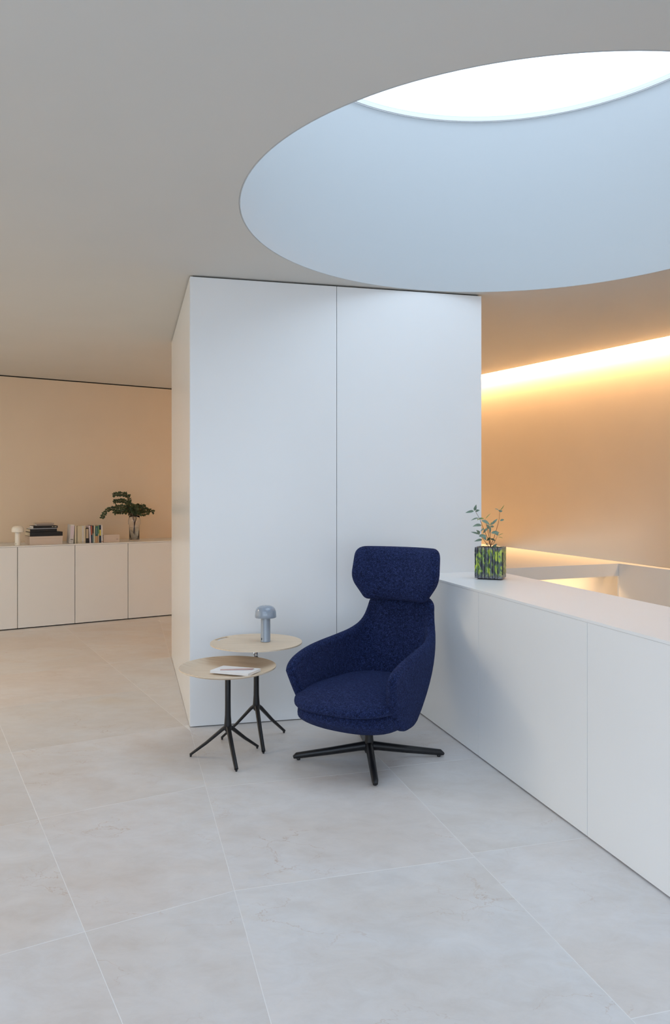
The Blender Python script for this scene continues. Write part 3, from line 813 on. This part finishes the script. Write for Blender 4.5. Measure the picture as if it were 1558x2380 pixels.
LV = [((380, 340), (410, 170), 40, -.03, 0), ((365, 350), (120, 400), 34, -.02, 0), ((410, 365), (500, 330), 36, -.035, 0),
      ((485, 545), (265, 610), 22, -.03, 0), ((505, 570), (430, 605), 24, -.04, 1), ((510, 565), (640, 560), 26, -.01, 1),
      ((575, 745), (310, 775), 46, -.03, 0), ((640, 830), (520, 920), 22, -.03, 0), ((570, 610), (790, 740), 50, -.03, 0),
      ((510, 1000), (400, 870), 48, -.04, 0), ((500, 990), (270, 930), 26, -.02, 0), ((500, 1040), (690, 1040), 46, -.04, 0),
      ((590, 1140), (355, 1185), 34, -.03, 0), ((620, 1050), (680, 1160), 46, -.03, 0), ((745, 830), (625, 975), 34, .0, 0),
      ((730, 730), (800, 860), 40, .01, 0), ((830, 780), (830, 980), 26, .02, 0), ((830, 790), (950, 790), 30, .02, 0),
      ((850, 740), (1040, 570), 34, .01, 0), ((845, 960), (1070, 950), 44, -.01, 0), ((1040, 1040), (980, 900), 44, .02, 0),
      ((1040, 1045), (1210, 975), 9, .02, 1), ((1050, 1075), (1200, 1110), 8, .02, 1), ((1095, 360), (1050, 340), 30, .0, 0),
      ((1090, 370), (1150, 350), 30, -.01, 0), ((1105, 340), (1235, 185), 12, .02, 1), ((1060, 330), (955, 290), 14, .01, 0),
      ((1100, 625), (1220, 595), 30, .01, 0), ((700, 570), (860, 425), 12, .02, 1), ((820, 1090), (690, 1170), 34, -.03, 2),
      ((820, 1120), (940, 1175), 30, -.03, 2), ((860, 1400), (950, 1240), 48, -.055, 0), ((700, 1290), (730, 1250), 26, -.03, 0),
      ((830, 760), (880, 660), 12, .02, 1), ((880, 1540), (900, 1400), 40, -.078, 1)]
for (a, b, wd, dep, k) in LV[:-1]:
    lf = leaf(bmesh.new(), pl(*a, dep*.4), pl(*b, dep*1.1), wd*U, Vector((random.uniform(-.3, .3), -1, random.uniform(.2, .7))))
    o = obj('leaf', lf, ('leaf_sage', 'leaf_light', 'leaf_dark')[k], sd_, smooth=True)

# ------------------------------------------------------------------ things on the low cabinets
Uc = .000293*1.0
def stack_item(name, label, cat, px, t, z, wd, dp, ht, m, cover=True, rz=0, group='stacked books on the low cabinets', pages='page_cream', ribs=None):
    p = cbpx(px, t, z); o = thing(name, label, cat, p, CRZ+rz, group)
    w2 = wd/2
    if cover:
        ct_ = min(.003, ht*.15)
        obj('cover', boxm(-w2, w2, 0, dp, ht-ct_, ht), m, o); obj('back_cover', boxm(-w2, w2, 0, dp, 0, ct_), m, o)
        obj('spine', boxm(-w2, w2, -.0015, .0015, 0, ht, bev=.0007), m, o); obj('pages', boxm(-w2+.004, w2-.004, .0016, dp-.004, ct_, ht-ct_), pages, o)
    return o
zc = CH+.0006
p = cbpx(108, .09, zc)
bx = thing('storage_box', 'large pale pink box under the black books on the cabinets', 'box', p, CRZ)
obj('body', boxm(-.168, .168, 0, .25, 0, .064, bev=.0015), 'box_pale', bx); obj('lid', boxm(-.170, .170, -.002, .252, .0642, .0875, bev=.0015), 'box_pale', bx)
z1 = zc+.0879
stack_item('book', 'thick wide black book lying on the pale pink box', 'book', 108, .09, z1, .336, .25, .044, 'black_cover'); z1 += .0443
stack_item('book', 'narrower black book second above the pale pink box', 'book', 101.5, .11, z1, .275, .21, .033, 'black_cover'); z1 += .0333
b_ = stack_item('magazine', 'thin white magazine between two black books in the stack', 'magazine', 102.5, .12, z1, .262, .20, .007, 'paper', pages='paper'); z1 += .0073
bk = stack_item('book', 'slim black book with pale marks on its spine near top of stack', 'book', 106, .11, z1, .25, .20, .026, 'black_cover', pages='paper'); z1 += .0263
for x0, x1 in ((.065, .080), (.090, .095), (.099, .112)): obj('spine_print', boxm(x0, x1, -.0022, -.0014, .011, .017), 'page_cream', bk)
stack_item('book', 'small reddish tan book second from the top of the stack', 'book', 105, .13, z1, .17, .14, .015, 'tan_cover', pages='paper'); z1 += .0153
stack_item('book', 'small grey-brown book on the very top of the stack', 'book', 105, .12, z1, .185, .15, .012, 'tan_cover', pages='page_cream')
mat('bk_white', (.62, .60, .58), .6); mat('bk_cream', (.60, .53, .38), .6); mat('bk_red', (.42, .11, .06), .6); mat('bk_navy', (.012, .03, .06), .5)
mat('bk_brown', (.06, .02, .012), .5); mat('bk_teal', (.012, .10, .10), .5); mat('bk_grey', (.25, .33, .32), .6); mat('bk_green', (.12, .25, .12), .5)
mat('bk_tan', (.45, .27, .14), .6); mat('bk_yellow', (.62, .52, .10), .5); mat('bk_lilac', (.60, .52, .56), .6); mat('bk_label', (.45, .36, .25), .6)
mat('bk_mark', (.25, .22, .2), .7)
# px of left/right at the foot, height, colour, lean (top shifted right by), label, bands [(z0 share, z1 share, mat)]
kx = lambda x: 155 + x/11.98
BK_ = [(85, 190, .205, 'bk_white', .012, 'whitish book leaning right at the left end of the row', [(.30, .93, 'bk_lilac'), (.06, .09, 'bk_mark'), (.17, .24, 'bk_mark')]),
       (228, 278, .192, 'bk_cream', 0, 'cream paperback standing alone right of the leaning whitish book', [(.06, .08, 'bk_mark')]),
       (300, 342, .189, 'bk_cream', 0, 'first of the four close cream paperbacks, right of the dark gap', [(.06, .08, 'bk_mark')]),
       (344, 386, .189, 'bk_cream', 0, 'second of the four close cream paperbacks', []),
       (388, 432, .189, 'bk_cream', 0, 'third of the four close cream paperbacks', [(.06, .08, 'bk_mark')]),
       (435, 477, .189, 'bk_white', 0, 'pale grey paperback between cream ones in the row', [(.06, .08, 'bk_mark')]),
       (480, 526, .191, 'bk_cream', 0, 'cream paperback touching the black book with beige label', [(.06, .08, 'bk_mark')]),
       (529, 620, .165, 'black_cover', 0, 'short thick black book with a tall beige spine label', [(.32, .94, 'bk_label')]),
       (640, 685, .190, 'bk_lilac', -.010, 'white and lilac paperback leaning left against the black book', []),
       (690, 725, .193, 'bk_navy', -.008, 'navy book with a red upper spine', [(.46, .99, 'bk_red')]),
       (727, 757, .193, 'bk_grey', -.004, 'book with dark brown upper and grey-green lower spine', [(.54, .99, 'bk_brown')]),
       (759, 792, .191, 'bk_cream', 0, 'narrow cream book left of the teal one', []),
       (795, 868, .187, 'bk_tan', 0, 'thick book with teal upper and tan lower spine', [(.40, .99, 'bk_teal'), (.50, .90, None)]),
       (871, 905, .194, 'bk_label', 0, 'slim book with green upper and beige lower spine', [(.52, .99, 'bk_green')]),
       (907, 962, .194, 'bk_navy', 0, 'dark navy book with a yellow spine label', [(.40, .74, 'bk_yellow')]),
       (966, 1012, .196, 'bk_white', -.005, 'white book at the right end of the row, beside the small box', [(.05, .08, 'bk_red')])]
for x0, x1, ht, m, lean, lab, bands in BK_:
    pa_, pb_ = cbpx(kx(x0), .085, zc), cbpx(kx(x1), .085, zc); wd = (pb_-pa_).length - .0006
    o = thing('book', lab, 'book', pa_, CRZ, 'standing books on the low cabinets')
    o.rotation_euler = (0, math.atan2(lean, ht), CRZ)
    if lean > 0: pass
    if lean < 0: o.location.z = zc
    c_ = .0016; dp = ht*.68
    obj('cover', boxm(0, c_, 0, dp, 0, ht), m, o); obj('back_cover', boxm(wd-c_, wd, 0, dp, 0, ht), m, o)
    obj('spine', boxm(0, wd, -.0012, .0012, 0, ht, bev=.0006), m, o); obj('pages', boxm(c_+.0001, wd-c_-.0001, .0014, dp-.003, .002, ht-.003), 'page_cream', o)
    for z0_, z1_, bm_ in bands:
        if bm_ is None: obj('spine_print', boxm(wd*.42, wd*.62, -.0026, -.0021, ht*z0_, ht*z1_), 'bk_grey', o); continue
        ins = wd*.14 if bm_ in ('bk_label', 'bk_yellow', 'bk_mark') else .0002
        obj('spine_label', boxm(ins, wd-ins, -.0020, -.0010, ht*z0_, ht*z1_), bm_, o)
    if lean > 0: o.location.z += wd*math.sin(math.atan2(lean, ht)) + .0004
p0, p1 = cbpx(kx(1026), .10, zc), cbpx(kx(1470), .10, zc)
sb = thing('storage_box', 'small flat pale pink box right of the standing books', 'box', p0, CRZ); wd = (p1-p0).length
obj('body', boxm(0, wd, 0, .11, 0, .060, bev=.0012), 'box_pale', sb); obj('lid', boxm(-.001, wd+.001, -.0015, .112, .0602, .0835, bev=.0012), 'box_pale', sb)
obj('label_print', boxm(wd-.036, wd-.014, -.0022, -.0014, .030, .036), 'bk_mark', sb)

# eucalyptus in a glass vase
vp = cbpx(312.3, .26, zc)
vz = thing('glass_vase', 'tall clear glass vase with wider collar holding the eucalyptus', 'vase', vp)
prof = [(0, 0), (.056, 0), (.058, .003), (.058, .175), (.0585, .185), (.069, .190), (.069, .232), (.066, .255), (.061, .262), (.061, .29), (.0585, .29), (.0585, .26), (.0635, .25), (.0660, .231), (.0660, .194), (.0555, .187), (.0545, .175), (.0545, .016), (.0, .014)]
obj('body', lathe(bmesh.new(), prof, 48), 'vase_glass', vz, smooth=True)
obj('water', lathe(bmesh.new(), [(0, .0145), (.0543, .0165), (.0543, .150), (0, .150)], 48), 'water', vz, autos=40)
eu = thing('eucalyptus_branches', 'dark green eucalyptus branches spreading from the clear vase', 'plant', (vp.x, vp.y, CH))
Ue = .000485
# picture of the bouquet seen along the cabinet front: x runs along the cabinets
def pe(x, y, dep=0):
    q = CB_D*((x-855)*Ue*1.06) + CB_N*dep; return Vector((q.x, q.y, (1310-y)*Ue))
BR = [[(850, 1150), (850, 900), (820, 640), (760, 420), (730, 260), (640, 200), (500, 195), (380, 220)],
      [(860, 1180), (850, 850), (800, 600), (700, 400), (590, 355), (480, 365), (410, 385)],
      [(840, 1150), (845, 850), (760, 620), (620, 500), (480, 500), (400, 480)],
      [(860, 1100), (850, 850), (700, 640), (560, 580), (380, 540), (260, 560), (170, 660), (120, 760)],
      [(850, 1120), (855, 850), (730, 660), (600, 620), (480, 620), (400, 610), (350, 650)],
      [(850, 1120), (880, 850), (960, 680), (1060, 600), (1180, 590), (1280, 600), (1380, 640)],
      [(850, 1120), (880, 850), (950, 640), (1020, 540), (1090, 500)],
      [(850, 1120), (865, 850), (870, 620), (870, 460)],
      [(850, 1120), (885, 850), (980, 700), (1100, 660), (1170, 640)],
      [(850, 1120), (860, 880), (800, 700), (700, 560), (640, 480)],
      [(850, 1120), (870, 880), (930, 600), (940, 500)]]
bs_ = bmesh.new(); bl = bmesh.new(); rr = random.Random(5)
for bi, b in enumerate(BR):
    dsp = rr.uniform(-.10, .10)
    nb_ = len(b)
    pts = [pe(x, y, dsp*min(1, max(0, k-1)/3)) for k, (x, y) in enumerate(b)]
    for q in pts[:2]: pass
    pp = [cr(pts, t*(nb_-1)/20) for t in range(21)]
    tube(bs_, pp, [.0022-.0012*k/20 for k in range(21)], 5)
    m_ = int(sum((pts[i+1]-pts[i]).length for i in range(nb_-1))/.025)
    for k in range(m_):
        t = .22 + .78*k/m_
        c = cr(pts, t*(nb_-1)); d = (cr(pts, min(t+.03, 1)*(nb_-1)) - cr(pts, (t-.02)*(nb_-1))).normalized()
        if c.z < .33 and t < .55: continue
        size = .032*(1.15-.35*t)*rr.uniform(.8, 1.15)
        for sgn in (-1, 1):
            a = rr.uniform(0, 2*PI) if t < .6 else (PI/2 + rr.uniform(-.5, .5))
            side = d.cross(Vector((0, -1, 0))).normalized()*sgn
            side = (Matrix.Rotation(rr.uniform(-.9, .9), 3, d) @ side)
            tip = c + side*size*1.15 + d*size*.5
            leaf(bl, c, tip, size*.40, Vector((rr.uniform(-.5, .5), -1, rr.uniform(-.3, .8))), .08, .15, 4)
for k in range(150):     # dense heart of the bouquet
    a = rr.uniform(0, 2*PI); r_ = rr.uniform(0, .085); c = pe(880, 620) + Vector((math.cos(a)*r_*1.35, math.sin(a)*r_*.8, rr.uniform(-.05, .08)))
    dd = Vector((rr.uniform(-1, 1), rr.uniform(-1, 1), rr.uniform(-.3, 1))).normalized()*.034
    leaf(bl, c, c+dd, .016, Vector((rr.uniform(-1, 1), -1, rr.uniform(-1, 1))), .1, .2, 4)
obj('stems', bs_, 'stem_brown', eu, smooth=True)
fo = obj('foliage', bl, 'leaf_dark', eu, smooth=True, kind='stuff')
print('tiles', tiles)
